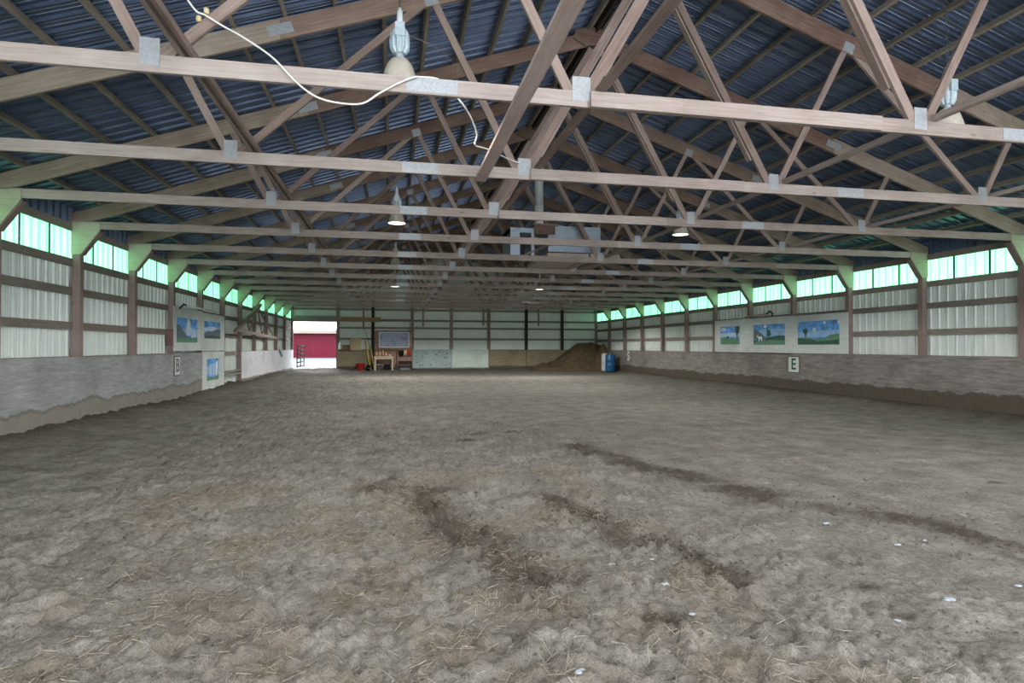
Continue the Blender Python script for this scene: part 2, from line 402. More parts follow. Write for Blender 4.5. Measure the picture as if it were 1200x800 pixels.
for nm, side, pl, word in (('wall_left', -1, PL, 'left'), ('wall_right', 1, PR_, 'right')):
    mb = MB(); rib_wall(mb, side, 'y', -.1, SB, pl, YN, YE+.17)
    wl = struct(mb, nm, M_wall, 'pale ribbed steel wall cladding on the %s long side' % word, 'wall')
    s = -side
    for z in (1.24, 1.87, 2.51, 3.04):
        MB().box(min(pl, pl+s*.04), max(pl, pl+s*.04), YN, YE+.1, z-.07, z+.07).build('girt', M_girt, wl)
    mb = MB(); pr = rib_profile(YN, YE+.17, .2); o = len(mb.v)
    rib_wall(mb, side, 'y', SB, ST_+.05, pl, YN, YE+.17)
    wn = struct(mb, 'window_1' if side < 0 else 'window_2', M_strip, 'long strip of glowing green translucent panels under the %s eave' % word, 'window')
    lap = MB(); yy = YN+.35; q = 0
    while yy < YE:
        lap.box(pl-side*.006-.004, pl-side*.006+.004, yy-.025, yy+.025, SB, ST_)
        yy += (.86, .86, .7)[q % 3]; q += 1
    lap.build('panel_lap', M_lap, wn)
    mb = MB(); rib_wall(mb, side, 'y', ST_+.05, roof_z(pl)+.13, pl, YN, YE+.17); mb.build('frieze_sheet', M_roof, wl)
    struct(MB().box(min(pl, pl+s*.04), max(pl, pl+s*.04), YN, YE+.1, ST_, ST_+.14), 'trim_1' if side < 0 else 'trim_2', M_girt, 'eave board running above the %s strip window' % word, 'trim')
# roof
def roof_sheet(side):
    pr = rib_profile(YN, YE+.4); mb = MB(); n = len(pr)
    for x in (XC, XC+side*9.75):
        for a, h in pr: mb.v.append((x, a, roof_z(x)+.131-h))
    for i in range(n-1): mb.face((i, i+1, n+i+1, n+i), None)
    return mb
cl = struct(roof_sheet(-1), 'ceiling', M_roof, 'dark blue ribbed steel roof over the left slope', 'ceiling')
cr = struct(roof_sheet(1), 'ceiling', M_roof, 'dark blue ribbed steel roof over the right slope', 'ceiling')
for side, word in ((-1, 'left'), (1, 'right')):
    for i in range(17):
        x = XC+side*(.13+i*.5785); z = roof_z(x)+.0475
        nrm = Vector((side*SL, 0, 1)).normalized()
        solo(MB().beam((x, YN, z), (x, YE+.1, z), .05, .085, nrm), 'roof_purlin', M_purlin,
             'roof purlin under the %s slope, %s down from the ridge' % (word, ORD[i+1]), 'purlin', 'purlins under the %s roof slope' % word, 'structure')
solo(MB().beam((XC, YN, PEAK+.03), (XC, YE, PEAK+.03), .04, .18), 'ridge_board', M_darkwood, 'dark board running along the ridge of the roof', 'beam', None, 'structure')

# end wall with doorway
DX0, DX1, DZ = -5.55, -3.27, 2.93
mb = MB(); yb = YE+.16
rib_wall(mb, 1, 'x', DZ, 7.0, yb, PL, DX1); rib_wall(mb, 1, 'x', -.1, 7.0, yb, DX1, PR_)
wb = struct(mb, 'wall_back', M_wall, 'pale green ribbed steel end wall behind the far posts', 'wall')
for z in (1.27, 1.95, 2.6, 3.05, 3.68):
    x0 = DX1 if z < DZ+.1 else PL
    MB().box(x0, PR_, yb-.04, yb, z-.06, z+.06).build('girt', M_girt, wb)
struct(MB().box(DX0-.1, DX1, YE-.02, YE+.1, 2.93, 3.27), 'trim_3', M_girt, 'grey header board over the far doorway', 'trim')

# ------------------------------------------------------------------ posts
def post(side, k):
    x0 = WL if side < 0 else WR; y = T(k); word = 'left' if side < 0 else 'right'
    if k == 14: y = YE
    lab = '%s wall post under the %s truss, %s in view from the near end' % (word, ORD[k], ORD[k-2]) if k < 14 else 'corner post where the %s wall meets the end wall' % word
    p = thing('wall_post', lab, 'post', (x0+side*.07, y+.07, 0), 'posts along the %s wall' % word)
    MB().box(min(x0, x0+side*.14), max(x0, x0+side*.14), y+.004, y+.14, -.05, 3.9).build('shaft', M_post, p)
    if k < 14:
        e = -side
        g = [(x0+side*.145, 3.79), (x0+e*.33, 3.79), (x0+e*.33, 3.65), (x0+e*.012, 3.19), (x0+side*.145, 3.19)]
        if side > 0: g = g[::-1]
        MB().prism(g, y-.014, y+.0).build('gusset_plate', M_ply, p)
        MB().beam((x0+e*.012, y+.07, 3.19), (x0+e*.33, y+.07, 3.64), .13, .03, (e*.45, 0, -.32)).build('knee_brace', M_post, p)
for k in range(3, 15):
    for sd in (-1, 1): post(sd, k)
for i, (x, dk) in enumerate([(-3.19, 0), (-1.19, 1), (1.11, 0), (3.46, 0), (5.76, 0), (8.12, 1), (10.43, 1)]):
    nm = ['beside the open doorway', 'left of the framed picture', 'right of the framed picture', 'left of the mint board', 'right of the mint board', 'left of the dirt pile', 'rising behind the dirt pile'][i]
    solo(MB().box(x-.09, x+.09, YE+.0, YE+.12, -.02, 4.3), 'end_wall_post', M_darkwood if dk else M_post,
         '%s end wall post %s' % ('dark' if dk else 'brown', nm), 'post', 'posts of the end wall')

# ------------------------------------------------------------------ roof trusses
def truss(k):
    y = T(k); t = .038
    r = thing('roof_truss', '', 'truss', (XC, y, CB), 'wooden roof trusses')
    def bd(name, a, b, h, y0=.0015, mat=M_web, th=t, lift=0):
        p0 = Vector((a[0], y+y0+th/2, a[1])); p1 = Vector((b[0], y+y0+th/2, b[1]))
        return MB().beam(p0, p1, th, h, (0, 0, 1) if abs(b[0]-a[0]) > .01 else (1, 0, 0)).build(name, mat, r)
    zc = (CT+CB)/2
    bd('bottom_chord', (WL-.1, zc), (1.72, zc), CT-CB, 0, M_chord)
    bd('bottom_chord', (1.722, zc), (WR+.1, zc), CT-CB, 0, M_chord)
    bd('splice_board', (1.74, zc-.004), (4.78, zc-.004), CT-CB, -t, M_chord)
    for s, dp in ((-1, .24), (1, .27)):
        xe = XC+s*9.32; xm = -1.35 if s < 0 else 8.2
        for xa, xb, mat in ((XC, xm, M_top), (xm+s*.003, xe, M_rafter)):
            pts = [(xa, roof_z(xa)), (xb, roof_z(xb)), (xb, roof_z(xb)-dp*1.054), (xa, roof_z(xa)-dp*1.054)]
            m = MB(); o = random.uniform(0, 40); m.prism(pts if s < 0 else pts[::-1], y, y+t)
            for fi, f in enumerate(m.f):
                m.uv[fi] = [(abs(m.v[i][0]-XC)*1.054+o, m.v[i][2]+SL*abs(m.v[i][0]-XC)+(m.v[i][1]-y)) for i in f]
            m.build('top_chord', mat, r)
    m = MB().prism([(XC-.42, PEAK-.19), (XC-.36, PEAK-.03), (XC-.05, PEAK+.02), (XC+.22, PEAK+.0), (XC+.30, PEAK-.08), (XC+.16, PEAK-.27), (XC-.2, PEAK-.31)], y-t, y-.001)
    m.build('peak_block', M_top, r)
    A, B, C, D = -1.9, 1.66, 5.26, 8.8
    P1, P2 = (.45, 5.86), (6.48, 5.83)
    z0 = CT-.03
    W = [((A-.03, z0), (-2.48, roof_z(-2.48)-.22), .089), ((A+.08, z0), (P1[0]-.05, P1[1]), .089), ((P1[0]+.04, P1[1]), (B-.1, z0), .089),
         ((B+.05, z0), (XC-.08, PEAK-.33), .1), ((XC+.08, PEAK-.33), (C-.06, z0), .1), ((C+.07, z0), (P2[0]-.05, P2[1]), .089),
         ((P2[0]+.05, P2[1]), (D-.08, z0), .089), ((D+.03, z0), (9.4, roof_z(9.4)-.24), .089)]
    for i, (a, b, h) in enumerate(W):
        wb_ = bd('web', a, b, h)
        if i in (3, 4):
            d = .06 if i == 3 else -.06
            MB().beam((a[0]*.93+b[0]*.07+d, y+t+.045, a[1]*.93+b[1]*.07), (a[0]*.12+b[0]*.88+d, y+t+.045, a[1]*.12+b[1]*.88), .088, .038, (1, 0, 0)).build('stiffener', M_web, wb_)
    def plate(x, z, wd, hg, f=0, tilt=0):
        c = math.cos(tilt); s_ = math.sin(tilt)
        MB().beam((x-wd/2*c, y+f-.0025, z-wd/2*s_), (x+wd/2*c, y+f-.0025, z+wd/2*s_), .003, hg).build('nail_plate', M_plate, r)
    for x in (A, B, C, D): plate(x, CT+.02, .15 if x != B else .17, .22)
    for x in (.32, 6.5): plate(x, zc+.005, .44, .125)
    for x, z in (P1, P2): plate(x, z+.02, .17, .15, 0, SL if x < XC else -SL)
    for x in (-1.35, 8.2): plate(x, roof_z(x)-.13, .3, .13, 0, SL if x < XC else -SL)
    return r
tr = truss(1)
for k in range(1, 14):
    o = tr if k == 1 else copy_tree(tr)
    o.location.y = T(k)
    o['label'] = {1: 'nearest wooden roof truss, with the loose white cable draped over its chord',
                  2: 'second wooden roof truss, behind the nearer two hanging lamps',
                  13: 'wooden roof truss closest to the end wall'}.get(k, '%s wooden roof truss counting from the camera towards the end wall' % ORD[k])

# boards running lengthwise on the trusses
def runner(x, z, wd, ht, y0, y1, name, label, mat=M_chord):
    solo(MB().beam((x, y0, z), (x, y1, z), wd, ht), name, mat, label, 'board')
YT = T(13)+.3
runner(-1.66, CT+.07, .038, .14, 3.2, YT, 'lateral_brace', 'wide lengthwise board standing on the bottom chords, left of the lamps', M_chord)
runner(-1.585, CT+.03, .03, .06, 3.2, YT, 'lateral_brace', 'narrow lengthwise board just right of the wide brace on the left', M_web)
runner(1.84, CT+.019, .089, .038, 3.2, YT, 'lateral_brace', 'flat lengthwise board on the bottom chords beside the centre nail plates', M_web)
runner(5.42, CT+.03, .06, .06, 3.2, YT, 'lateral_brace', 'round edged lengthwise rail beside the right hand row of lamps', M_chord)
runner(9.03, CT+.03, .06, .06, 3.2, YT, 'lateral_brace', 'lengthwise rail on the chords nearest the right wall', M_chord)
runner(1.09, CB-.02, .14, .038, 1.2, 7.72, 'lateral_brace', 'short board nailed under the two nearest bottom chords', M_floorlit)

# ------------------------------------------------------------------ plywood kickboards
def kick(side, ya, yb_, mat, label, z1=1.3, dx=0.0):
    x = WL if side < 0 else WR; e = -side
    a = x+e*(.003+dx); b = x+e*(.021+dx)
    return solo(MB().box(min(a, b), max(a, b), ya+.004, yb_-.004, -.03, z1), 'kickboard', mat, label, 'board', 'kickboards along the %s wall' % ('left' if side < 0 else 'right'))
def nth(k): return 'nearest of all, running out of the frame' if k == 2 else '%s whole bay from the near end' % ORD[k-2]
for k in range(2, 7):
    kick(-1, T(k), T(k+1), M_kickL, 'grey plywood kickboard on the left wall, %s' % nth(k), 1.3-.01*(k % 3))
for k in range(9, 14):
    kick(-1, T(k), min(T(k+1), YE-.02), M_kickDoorlit, 'plywood kickboard coloured white as if door lit on the left wall, %s along from the bare bay towards the doorway' % ORD[k-8], 1.3)
for k in range(2, 14):
    kick(1, T(k), min(T(k+1), YE-.02), M_kickR, 'brown grey kickboard on the right wall, %s' % nth(k), 1.27+.012*(k % 3))
ends = [(-3.2, -1.3, M_kickB, 'stained brown kickboard behind the red bucket', 1.2), (1.15, 3.45, M_kickG, 'blue grey kickboard pitted with dark dents on the end wall', 1.33),
        (3.49, 5.72, M_kickM, 'pale mint kickboard on the end wall', 1.33), (5.78, 8.1, M_kickB, 'olive brown kickboard between the mint board and the dirt pile', 1.3), (8.14, 12.6, M_kickB, 'brown kickboard half buried by the dirt pile', 1.3)]
for i, (a, b, m, lab, z1) in enumerate(ends):
    kb = solo(MB().box(a, b, YE-.022, YE-.003, -.02, z1), 'kickboard', m, lab, 'board', 'kickboards of the end wall')
    if i == 1:
        d = MB(); r_ = random.Random(4)
        for q in range(26):
            x = r_.uniform(a+.1, b-.1); z = r_.uniform(.3, z1-.06); s_ = r_.uniform(.02, .045)
            d.prism([(x-s_, z-s_*.6), (x+s_*.4, z-s_), (x+s_, z+s_*.3), (x-s_*.2, z+s_)], YE-.026, YE-.021)
        d.build('dent', M_darkwood, kb)

# ------------------------------------------------------------------ painted boards on the walls
def pigment(name, c): return plain(name, c, .8, 0, .18, 9, .1)
P_sky = plain('painted_blue', (.14, .34, .68), .8, 0, .45, 5, .1); P_pale = pigment('painted_pale_blue', (.46, .58, .72)); P_white = pigment('painted_white', (.72, .76, .78))
P_green = pigment('painted_green', (.13, .26, .18)); P_dgreen = pigment('painted_dark_green', (.06, .12, .09)); P_grey = pigment('painted_slate', (.13, .17, .20)); P_mid = pigment('painted_mid_blue', (.28, .46, .70))
PIG = [P_sky, P_pale, P_white, P_green, P_dgreen, P_grey, P_mid]
def mural(side, ya, yb_, z0, z1, pa, pb, pz0, pz1, shapes, label, dx=.0):
    """white board (ya..yb_) with a painted landscape; shapes are polygons in 0..1 across the picture"""
    x = WL if side < 0 else WR; e = -side
    bx = x+e*(.012+dx)
    lo, hi = sorted((bx-.009, bx+.009))
    t = thing('picture_board', label, 'picture', (bx, (ya+yb_)/2, z0), 'painted boards on the %s wall' % ('left' if side < 0 else 'right'))
    bk = MB().box(lo, hi, ya+.006, yb_-.006, z0, z1).build('backing_board', M_board, t)
    m = MB(); d = 0
    def poly(pts, mat):
        nonlocal d
        d += 1; q = []
        for (p, r) in pts:
            p = min(max(p, 0), 1); r = min(max(r, 0), 1)
            yy = pa+(pb-pa)*p; q.append((yy, pz0+(pz1-pz0)*r))
        a = bx+e*.009; m.prism(q, a, a+e*(.001+.0006*d), 'x', mat)
    poly([(0, 0), (1, 0), (1, 1), (0, 1)], 0)
    for pts, mat in shapes: poly(pts, mat)
    m.build('painting', PIG, bk)
def hill(h0, pts): return [(0, 0), (1, 0)]+[(p, q) for p, q in reversed(pts)]
mural(-1, T(6)-.02, T(7), 1.37, 2.56, 17.55, 19.28, 1.60, 2.27, [
    ([(0, .35), (1, .3), (1, .55), (.6, .6), (0, .5)], 6),
    ([(.45, .3), (.62, .3), (.72, .55), (.66, .8), (.6, 1), (.5, 1), (.44, .7)], 1), ([(.5, .5), (.58, .5), (.6, .95), (.52, .9)], 2),
    (hill(0, [(0, .72), (.12, .70), (.3, .5), (.5, .25), (1, .2)]), 5), ([(.68, .2), (.95, .2), (.9, .5), (.78, .62), (.7, .45)], 1), (hill(0, [(0, .2), (.4, .17), (1, .24)]), 3)],
    'painted board with tall pale cloud over a dark slope on the left wall')
mural(-1, T(7), T(8), 1.35, 2.52, 19.95, 21.7, 1.74, 2.28, [
    ([(0, .45), (1, .4), (1, .62), (.5, .72), (0, .6)], 1), (hill(0, [(0, .3), (.25, .45), (.4, .4), (.62, .5), (.85, .62), (1, .6)]), 5), (hill(0, [(0, .12), (.5, .2), (1, .1)]), 4)],
    'painted board of low grey hills under pale sky on the left wall')
mural(-1, T(7), T(8), .05, 1.33, 20.25, 21.55, .42, 1.1, [
    ([(0, .3), (1, .25), (1, .7), (.5, .8), (0, .6)], 6), (hill(0, [(0, .2), (.5, .14), (1, .22)]), 3), ([(.2, .2), (.34, .2), (.36, .75), (.24, .7)], 1), ([(.5, .18), (.6, .18), (.63, .8), (.52, .72)], 1), ([(.72, .2), (.82, .2), (.9, .9), (.74, .85)], 2)],
    'blue painted board at ground level, below the grey hill picture')
mural(1, T(5), T(6), 1.31, 2.50, 15.28, 17.1, 1.58, 2.30, [
    ([(0, .35), (1, .3), (1, .55), (0, .6)], 6), ([(.0, .8), (.05, .95), (.0, 1)], 2), ([(.55, .55), (.64, .6), (.6, .75), (.53, .68)], 1), ([(.3, .85), (.38, .9), (.33, .98)], 2),
    (hill(0, [(0, .45), (.2, .4), (.35, .28), (.6, .25), (.75, .32), (1, .3)]), 3), (hill(0, [(0, .2), (.5, .14), (.7, .25), (1, .28)]), 4),
    ([(.79, .25), (.81, .25), (.82, .45), (.87, .55), (.85, .68), (.78, .7), (.73, .58), (.78, .45)], 4)],
    'largest blue sky picture on the right wall, just beyond the bare steel bays')
mural(1, T(6), T(7), 1.31, 2.52, 17.75, 19.5, 1.58, 2.28, [
    ([(0, .45), (1, .4), (1, .7), (.6, .78), (0, .75)], 6), ([(.62, .8), (.55, .9), (.62, 1), (.68, .9)], 2), (hill(0, [(0, .42), (.2, .45), (.5, .36), (1, .3)]), 4), (hill(0, [(0, .2), (.4, .25), (1, .12)]), 3),
    ([(1, .2), (1, .78), (.9, .75), (.75, .58), (.62, .4), (.55, .22)], 5), ([(.48, .4), (.56, .42), (.55, .78), (.46, .7), (.43, .52)], 4), ([(.71, .30), (.82, .29), (.84, .40), (.73, .42)], 2), ([(.71, .18), (.735, .18), (.74, .36), (.71, .34)], 2), ([(.80, .18), (.825, .18), (.83, .36), (.80, .34)], 2), ([(.82, .36), (.86, .48), (.90, .46), (.86, .38)], 2)],
    'picture with a dark hillside and small white animal on the right wall')
mural(1, T(7), T(8)-.05, 1.31, 2.54, 20.4, 21.72, 1.60, 2.29, [
    ([(0, .42), (1, .4), (1, .62), (0, .66)], 1), ([(.6, .8), (.9, .7), (1, .9), (.8, .95)], 1), (hill(0, [(0, .3), (.5, .35), (.8, .42), (1, .36)]), 3), ([(.5, .35), (.7, .35), (.62, .5)], 4),
    ([(.08, .3), (.14, .3), (.15, .55), (.2, .65), (.2, .98), (.0, .98), (.02, .65), (.09, .55)], 4)],
    'smallest picture on the right wall, with one dark tree')

# dressage letters
M_signw = plain('sign_paint', (.56, .60, .56), .7, 0, .1, 12); M_ink = plain('dark_green_paint', (.02, .07, .06), .7); M_inkg = plain('grey_paint', (.12, .14, .14), .7); M_white = plain('white_paint', (.72, .74, .72), .7, 0, .1)
M_signshade = plain('sign_edge_shadow', (.10, .09, .08), .8)  # dark border painted as the shadow around the sign
def letter(ch, mat, parent, side, y, z, size, x, xscale=1):
    c = bpy.data.curves.new('letter', 'FONT'); c.body = ch; c.size = size; c.align_x = 'CENTER'; c.align_y = 'CENTER'; c.extrude = .002; c.offset = .008; c.materials.append(mat)
    tmp = bpy.data.objects.new('tmp_text', c); COL.objects.link(tmp)
    dg = bpy.context.evaluated_depsgraph_get(); me_ = bpy.data.meshes.new_from_object(tmp.evaluated_get(dg)); bpy.data.objects.remove(tmp)
    if not me_.materials: me_.materials.append(mat)
    o = bpy.data.objects.new('letter', me_); COL.objects.link(o)
    # right wall is read looking along +x: text x -> -y ; left wall: text x -> +y
    ax = Vector((0, 1, 0)) if side < 0 else Vector((0, -1, 0)); up = Vector((0, 0, 1)); nn = ax.cross(up)
    mw = Matrix((ax*xscale, up, nn)).transposed().to_4x4(); mw.translation = Vector((x, y, z))
    if parent is not None:
        mw.translation -= parent.location; o.parent = parent
    o.matrix_local = mw
    return o
for side, ch, yc, zc_, hw, hh, lab, ink in ((-1, 'B', 17.58, .97, .23, .27, 'pale sign with grey letter B on the left kickboard', M_inkg), (1, 'E', 17.29, .945, .29, .27, 'pale sign with dark green letter E and painted edge shadow under the pictures', M_ink)):
    x = (WL if side < 0 else WR)-side*.021; e = -side
    t = thing('letter_sign', lab, 'sign', (x, yc, zc_-hh), None)
    lo, hi = sorted((x, x+e*.015)); MB().box(lo, hi, yc-hw, yc+hw, zc_-hh, zc_+hh).build('sign_shadow', M_signshade, t)
    lo, hi = sorted((x+e*.015, x+e*.02)); MB().box(lo, hi, yc-hw+.035, yc+hw-.035, zc_-hh+.03, zc_+hh-.03).build('sign_face', M_signw, t)
    letter(ch, ink, t, side, yc, zc_, .5, x+e*.023, 1.0)
o = letter('S', M_white, None, 1, 31.2, .98, .68, WR-.026); o.name = 'painted_letter'; tag(o, 'white letter painted on the right kickboard beside the blue drum', 'letter')

# ------------------------------------------------------------------ hanging lamps
M_ballast = plain('ballast_grey', (.42, .50, .54), .5, .2, .15, 20); M_can = plain('white_canister', (.62, .66, .66), .5); M_chain = plain('chain_steel', (.22, .23, .24), .4, .8)
def shade_mat():
    m, nt, b = newmat('milky_shade'); b.inputs['Base Color'].default_value = (.55, .50, .42, 1); b.inputs['Roughness'].default_value = .35
    b.inputs['Transmission Weight'].default_value = .0; b.inputs['Subsurface Weight'].default_value = .0
    f = noise(nt, worldpos(nt), 8); nt.links.new(ramp(nt, f, [(.3, (.46, .40, .33)), (.7, (.60, .55, .47))]), b.inputs['Base Color']); return m
M_shade = shade_mat(); M_lens, nt, b = newmat('lit_milk_glass'); b.inputs['Base Color'].default_value = (.75, .75, .73, 1); b.inputs['Emission Color'].default_value = (1, .96, .9, 1); b.inputs['Emission Strength'].default_value = .5
def lamp(x, y, label, power=1.0):
    l = thing('high_bay_lamp', label, 'lamp', (x, y, 4.24), 'hanging arena lamps'); c = (x, y, 0)
    top = roof_z(x)
    m = MB(); z = 5.04
    i = 0
    while z < top:
        d = (.011, 0) if i % 2 else (0, .011)
        m.tube([(x-d[0], y-d[1], z), (x-d[0], y-d[1], z+.05), (x+d[0], y+d[1], z+.05), (x+d[0], y+d[1], z), (x-d[0], y-d[1], z)], .004, 4); z += .045; i += 1
    m.build('chain', M_chain, l)
    MB().lathe([(0, 5.06), (.016, 5.06), (.022, 5.03), (.03, 5.02), (.034, 4.9), (.03, 4.84), (.0, 4.84)], c, 14).build('canister', M_can, l)
    b = MB(); b.lathe([(0, 4.85), (.06, 4.84), (.098, 4.79), (.105, 4.70), (.10, 4.62), (.07, 4.57), (0, 4.565)], c, 40, 0, False, lambda k: 1.0 if k % 4 < 2 else .86)
    b.box(x-.05, x+.05, y-.11, y+.11, 4.72, 4.86); b.build('ballast_housing', M_ballast, l)
    MB().lathe([(0, 4.575), (.045, 4.57), (.04, 4.545), (.055, 4.52), (.06, 4.50)], c, 20).build('neck', M_ballast, l)
    MB().lathe([(.05, 4.52), (.09, 4.505), (.125, 4.46), (.15, 4.40), (.17, 4.33), (.185, 4.27), (.20, 4.24), (.196, 4.24), (.18, 4.27), (.165, 4.33), (.145, 4.40), (.12, 4.455), (.085, 4.495), (.05, 4.51)], c, 32).build('shade', M_shade, l)
    MB().lathe([(.19, 4.25), (.1, 4.246), (0, 4.245)], c, 32).build('lens', M_lens, l)
    ld = bpy.data.lights.new('hall_fill_light', 'SPOT'); ld.spot_size = 2.74; ld.spot_blend = .2; ld.energy = LAMP_FILL*power; ld.color = (1, .97, .93); ld.shadow_soft_size = .16
    lo_ = bpy.data.objects.new('hall_fill_light', ld); COL.objects.link(lo_); lo_.parent = l; lo_.location = (0, 0, -.38)  # spot added below the lens to brighten the hall
    MB().tube([(x+.09, y, 4.78), (x+.22, y, 4.74), (x+.4, y+.05, 4.70), (x+.62, y+.4, 4.705), (x+.72, y+1.1, 4.8)], .003, 5).build('cord', M_post, l)
    return l
lamp(.055, 6.45, 'nearest bell shaped lamp, hanging over the white cable on the left row')
lamp(6.88, 6.45, 'bell shaped lamp partly hidden behind the webs of the nearest truss on the right')
lamp(.065, 13.72, 'farther bell lamp of the left row, below the third bottom chord')
lamp(6.88, 13.72, 'farther bell lamp of the right row')
lamp(.065, 20.99, 'added bell lamp deep in the hall on the left row, largely hidden by chords', 1.2)  # this and the next three lamps are added to light the deep hall
lamp(6.88, 20.99, 'added bell lamp deep in the hall on the right row, largely hidden by chords', 1.2)
lamp(.065, 28.27, 'added last bell lamp of the left row, near the end wall', 2.6)  # added pair, made stronger to brighten the end wall
lamp(6.88, 28.27, 'added last bell lamp of the right row, near the end wall', 2.6)

# ------------------------------------------------------------------ loose white cable
M_cable = plain('white_cable', (.72, .70, .65), .5, 0, .08)
def ray(u, v):
    d = Fv+Rv*((u-600)/709.66)-Uv*((v-400)/709.66); return d
def onY(u, v, Y): d = ray(u, v); return Vector((0, 0, 1.5))+d*(Y/d.y)
def smooth(pts, n=6):
    out = []
    for i in range(len(pts)-1):
        p0 = pts[max(i-1, 0)]; p1 = pts[i]; p2 = pts[i+1]; p3 = pts[min(i+2, len(pts)-1)]
        for k in range(n):
            t = k/n; out.append(.5*((2*p1)+(p2-p0)*t+(2*p0-5*p1+4*p2-p3)*t*t+(3*p1-p0-3*p2+p3)*t**3))
    return out+[pts[-1]]
yc = T(1)-.03
c1 = [onY(u, v, yc) for u, v in [(212, -12), (229, 12), (241, 18), (262, 31), (287, 45), (320, 68), (348, 97), (372, 114), (400, 121), (425, 121), (445, 109), (470, 96), (487, 90)]]
c1.append(Vector((c1[-1].x+.02, T(1)+.02, CT+.012))); c1.append(Vector((c1[-1].x+.2, T(1)+.045, CT+.008)))
c1 += [onY(539, 118, T(1)+.05), onY(552, 138, T(1)+.3), onY(559, 158, T(1)+.6), onY(557, 170, T(1)+.9), onY(572, 175, T(1)+1.2), onY(600, 188, T(2)-.15), onY(610, 191, T(2)-.02)]
cb = thing('electric_cable', 'loose white cable looping over the nearest truss', 'cable', c1[8])
MB().tube(smooth(c1), .008, 6).build('cord', M_cable, cb)
M_clip = plain('yellow_insulator', (.55, .45, .25), .5)
for u, v in ((242, 13), (233, 22)):
    p = onY(u, v, T(1)-.012); MB().lathe([(0, -.025), (.02, -.02), (.022, 0), (.02, .02), (0, .025)], p, 10).build('insulator', M_clip, cb)

# ------------------------------------------------------------------ unit heater on the trusses
M_duct = plain('blue_grey_sheet_metal', (.30, .36, .42), .45, .3, .12, 4); M_flue = plain('galvanised_flue', (.55, .57, .56), .6, 0, .1, 5); M_dark = plain('dark_steel', (.03, .032, .035), .5); M_grille = plain('rusty_grille', (.18, .11, .08), .7)
y5, y6 = T(5), T(6)
ht = thing('unit_heater', 'blue grey sheet metal heater lying across the truss chords with a flue', 'heater', (4.2, 15.9, CT))
MB().box(3.95, 5.38, y5+.35, y5+1.6, 3.98, 4.66).build('housing', M_duct, ht)
f = MB(); f.box(2.95, 2.99, y5+.35, y5+1.5, 3.87, 4.58); f.box(2.95, 3.6, y5+.4, y5+1.5, 4.46, 4.58); f.box(2.99, 3.2, y5+.35, y5+.4, 3.87, 4.45); f.box(3.5, 3.58, y5+.35, y5+1.5, 3.87, 4.46); f.build('fan_frame', M_duct, ht)
MB().box(3.2, 3.5, y5+1.2, y5+1.25, 3.87, 4.46).build('fan_opening', M_dark, ht)
g = MB()
for i in range(9): g.box(3.56, 4.12, y5+.27, y5+.30, 4.42+i*.025, 4.435+i*.025)
for i in range(14): g.box(3.57+i*.04, 3.585+i*.04, y5+.26, y5+.29, 4.41, 4.65)
g.build('grille', M_grille, ht)
MB().box(3.52, 4.2, y5+.24, y5+.55, 4.645, 4.68).build('grille_cover', M_web, ht)
mm = MB(); mm.lathe([(.115, 4.6), (.115, 5.2), (.122, 5.2), (.122, 5.25), (.115, 5.25), (.115, 6.2), (.122, 6.2), (.122, 6.25), (.115, 6.25), (.115, 7.0)], (3.80, y5+.75, 0), 24); mm.build('flue_pipe', M_flue, ht)
for x0, x1, lab in ((3.85, 4.95, 'long wooden plank supporting the heater from below'), (5.0, 5.2, 'short wood block on the chord right of the heater plank'), (5.5, 5.8, 'short wood block farthest right beneath the heater')):
    solo(MB().box(x0, x1, y5+.02, y6+.05, CT+.002, CT+.09), 'support_plank', M_chord, lab, 'plank')
solo(MB().beam((3.25, y5+.25, CT+.02), (4.1, y5+.2, 4.2), .12, .03), 'support_plank', M_post, 'slanted grey plank leaning under the heater grille', 'plank')

# ------------------------------------------------------------------ frame and poles on the long walls
fr = thing('wooden_frame', 'weathered triangular wooden frame hung across the left wall posts', 'frame', (-5.5, 26.0, 1.85))
def fb(name, a, b, h, x=-5.5, th=.05, mat=M_girt): MB().beam((x, a[0], a[1]), (x, b[0], b[1]), th, h).build(name, mat, fr)
fb('rafter', (22.5, 1.98), (26.7, 3.22), .11, -5.42, .09, M_post); fb('rafter', (26.75, 3.05), (30.4, 1.80), .07)
fb('tie_beam', (22.8, 2.08), (30.3, 1.90), .11, -5.46, .06, M_chord)
for a, b in (((25.2, 2.08), (26.5, 3.02)), ((25.2, 2.08), (24.7, 2.58)), ((27.5, 2.0), (26.7, 2.98)), ((27.6, 2.0), (28.2, 2.52))): fb('strut', a, b, .06, -5.52, .04)
M_rail = plain('white_enamel', (.70, .70, .66), .5)
t = thing('wall_pole', 'white pole with hooked ends lying above the pictures on the left wall', 'pole', (-5.52, 19.0, 2.6))
MB().tube([(-5.5, 17.75, 2.6), (-5.5, 20.35, 2.58)], .03, 8).build('rod', M_rail, t)
MB().tube([(-5.5, 17.75, 2.6), (-5.5, 17.55, 2.62), (-5.52, 17.45, 2.55), (-5.58, 17.5, 2.5)], .025, 8).build('hook', M_dark, t)
MB().tube([(-5.5, 20.35, 2.58), (-5.5, 20.6, 2.58), (-5.55, 20.68, 2.52)], .025, 8).build('hook', M_rail, t)
t = thing('wall_pole', 'tan stick resting above the pictures on the right wall', 'pole', (12.5, 19.0, 2.6))
MB().tube([(12.5, 19.9, 2.58), (12.5, 18.6, 2.64)], .028, 8).build('rod', M_table, t)
MB().tube([(12.5, 18.6, 2.64), (12.5, 18.4, 2.72), (12.53, 18.3, 2.62), (12.56, 18.4, 2.56)], .03, 8).build('hook', M_dark, t)
solo(MB().box(-5.83, -5.68, T(6)-.09, T(6)+.002, 1.5, 1.95), 'electrical_box', plain('maroon_box', (.18, .10, .09), .6), 'maroon box on the left wall just before the pictures', 'box')
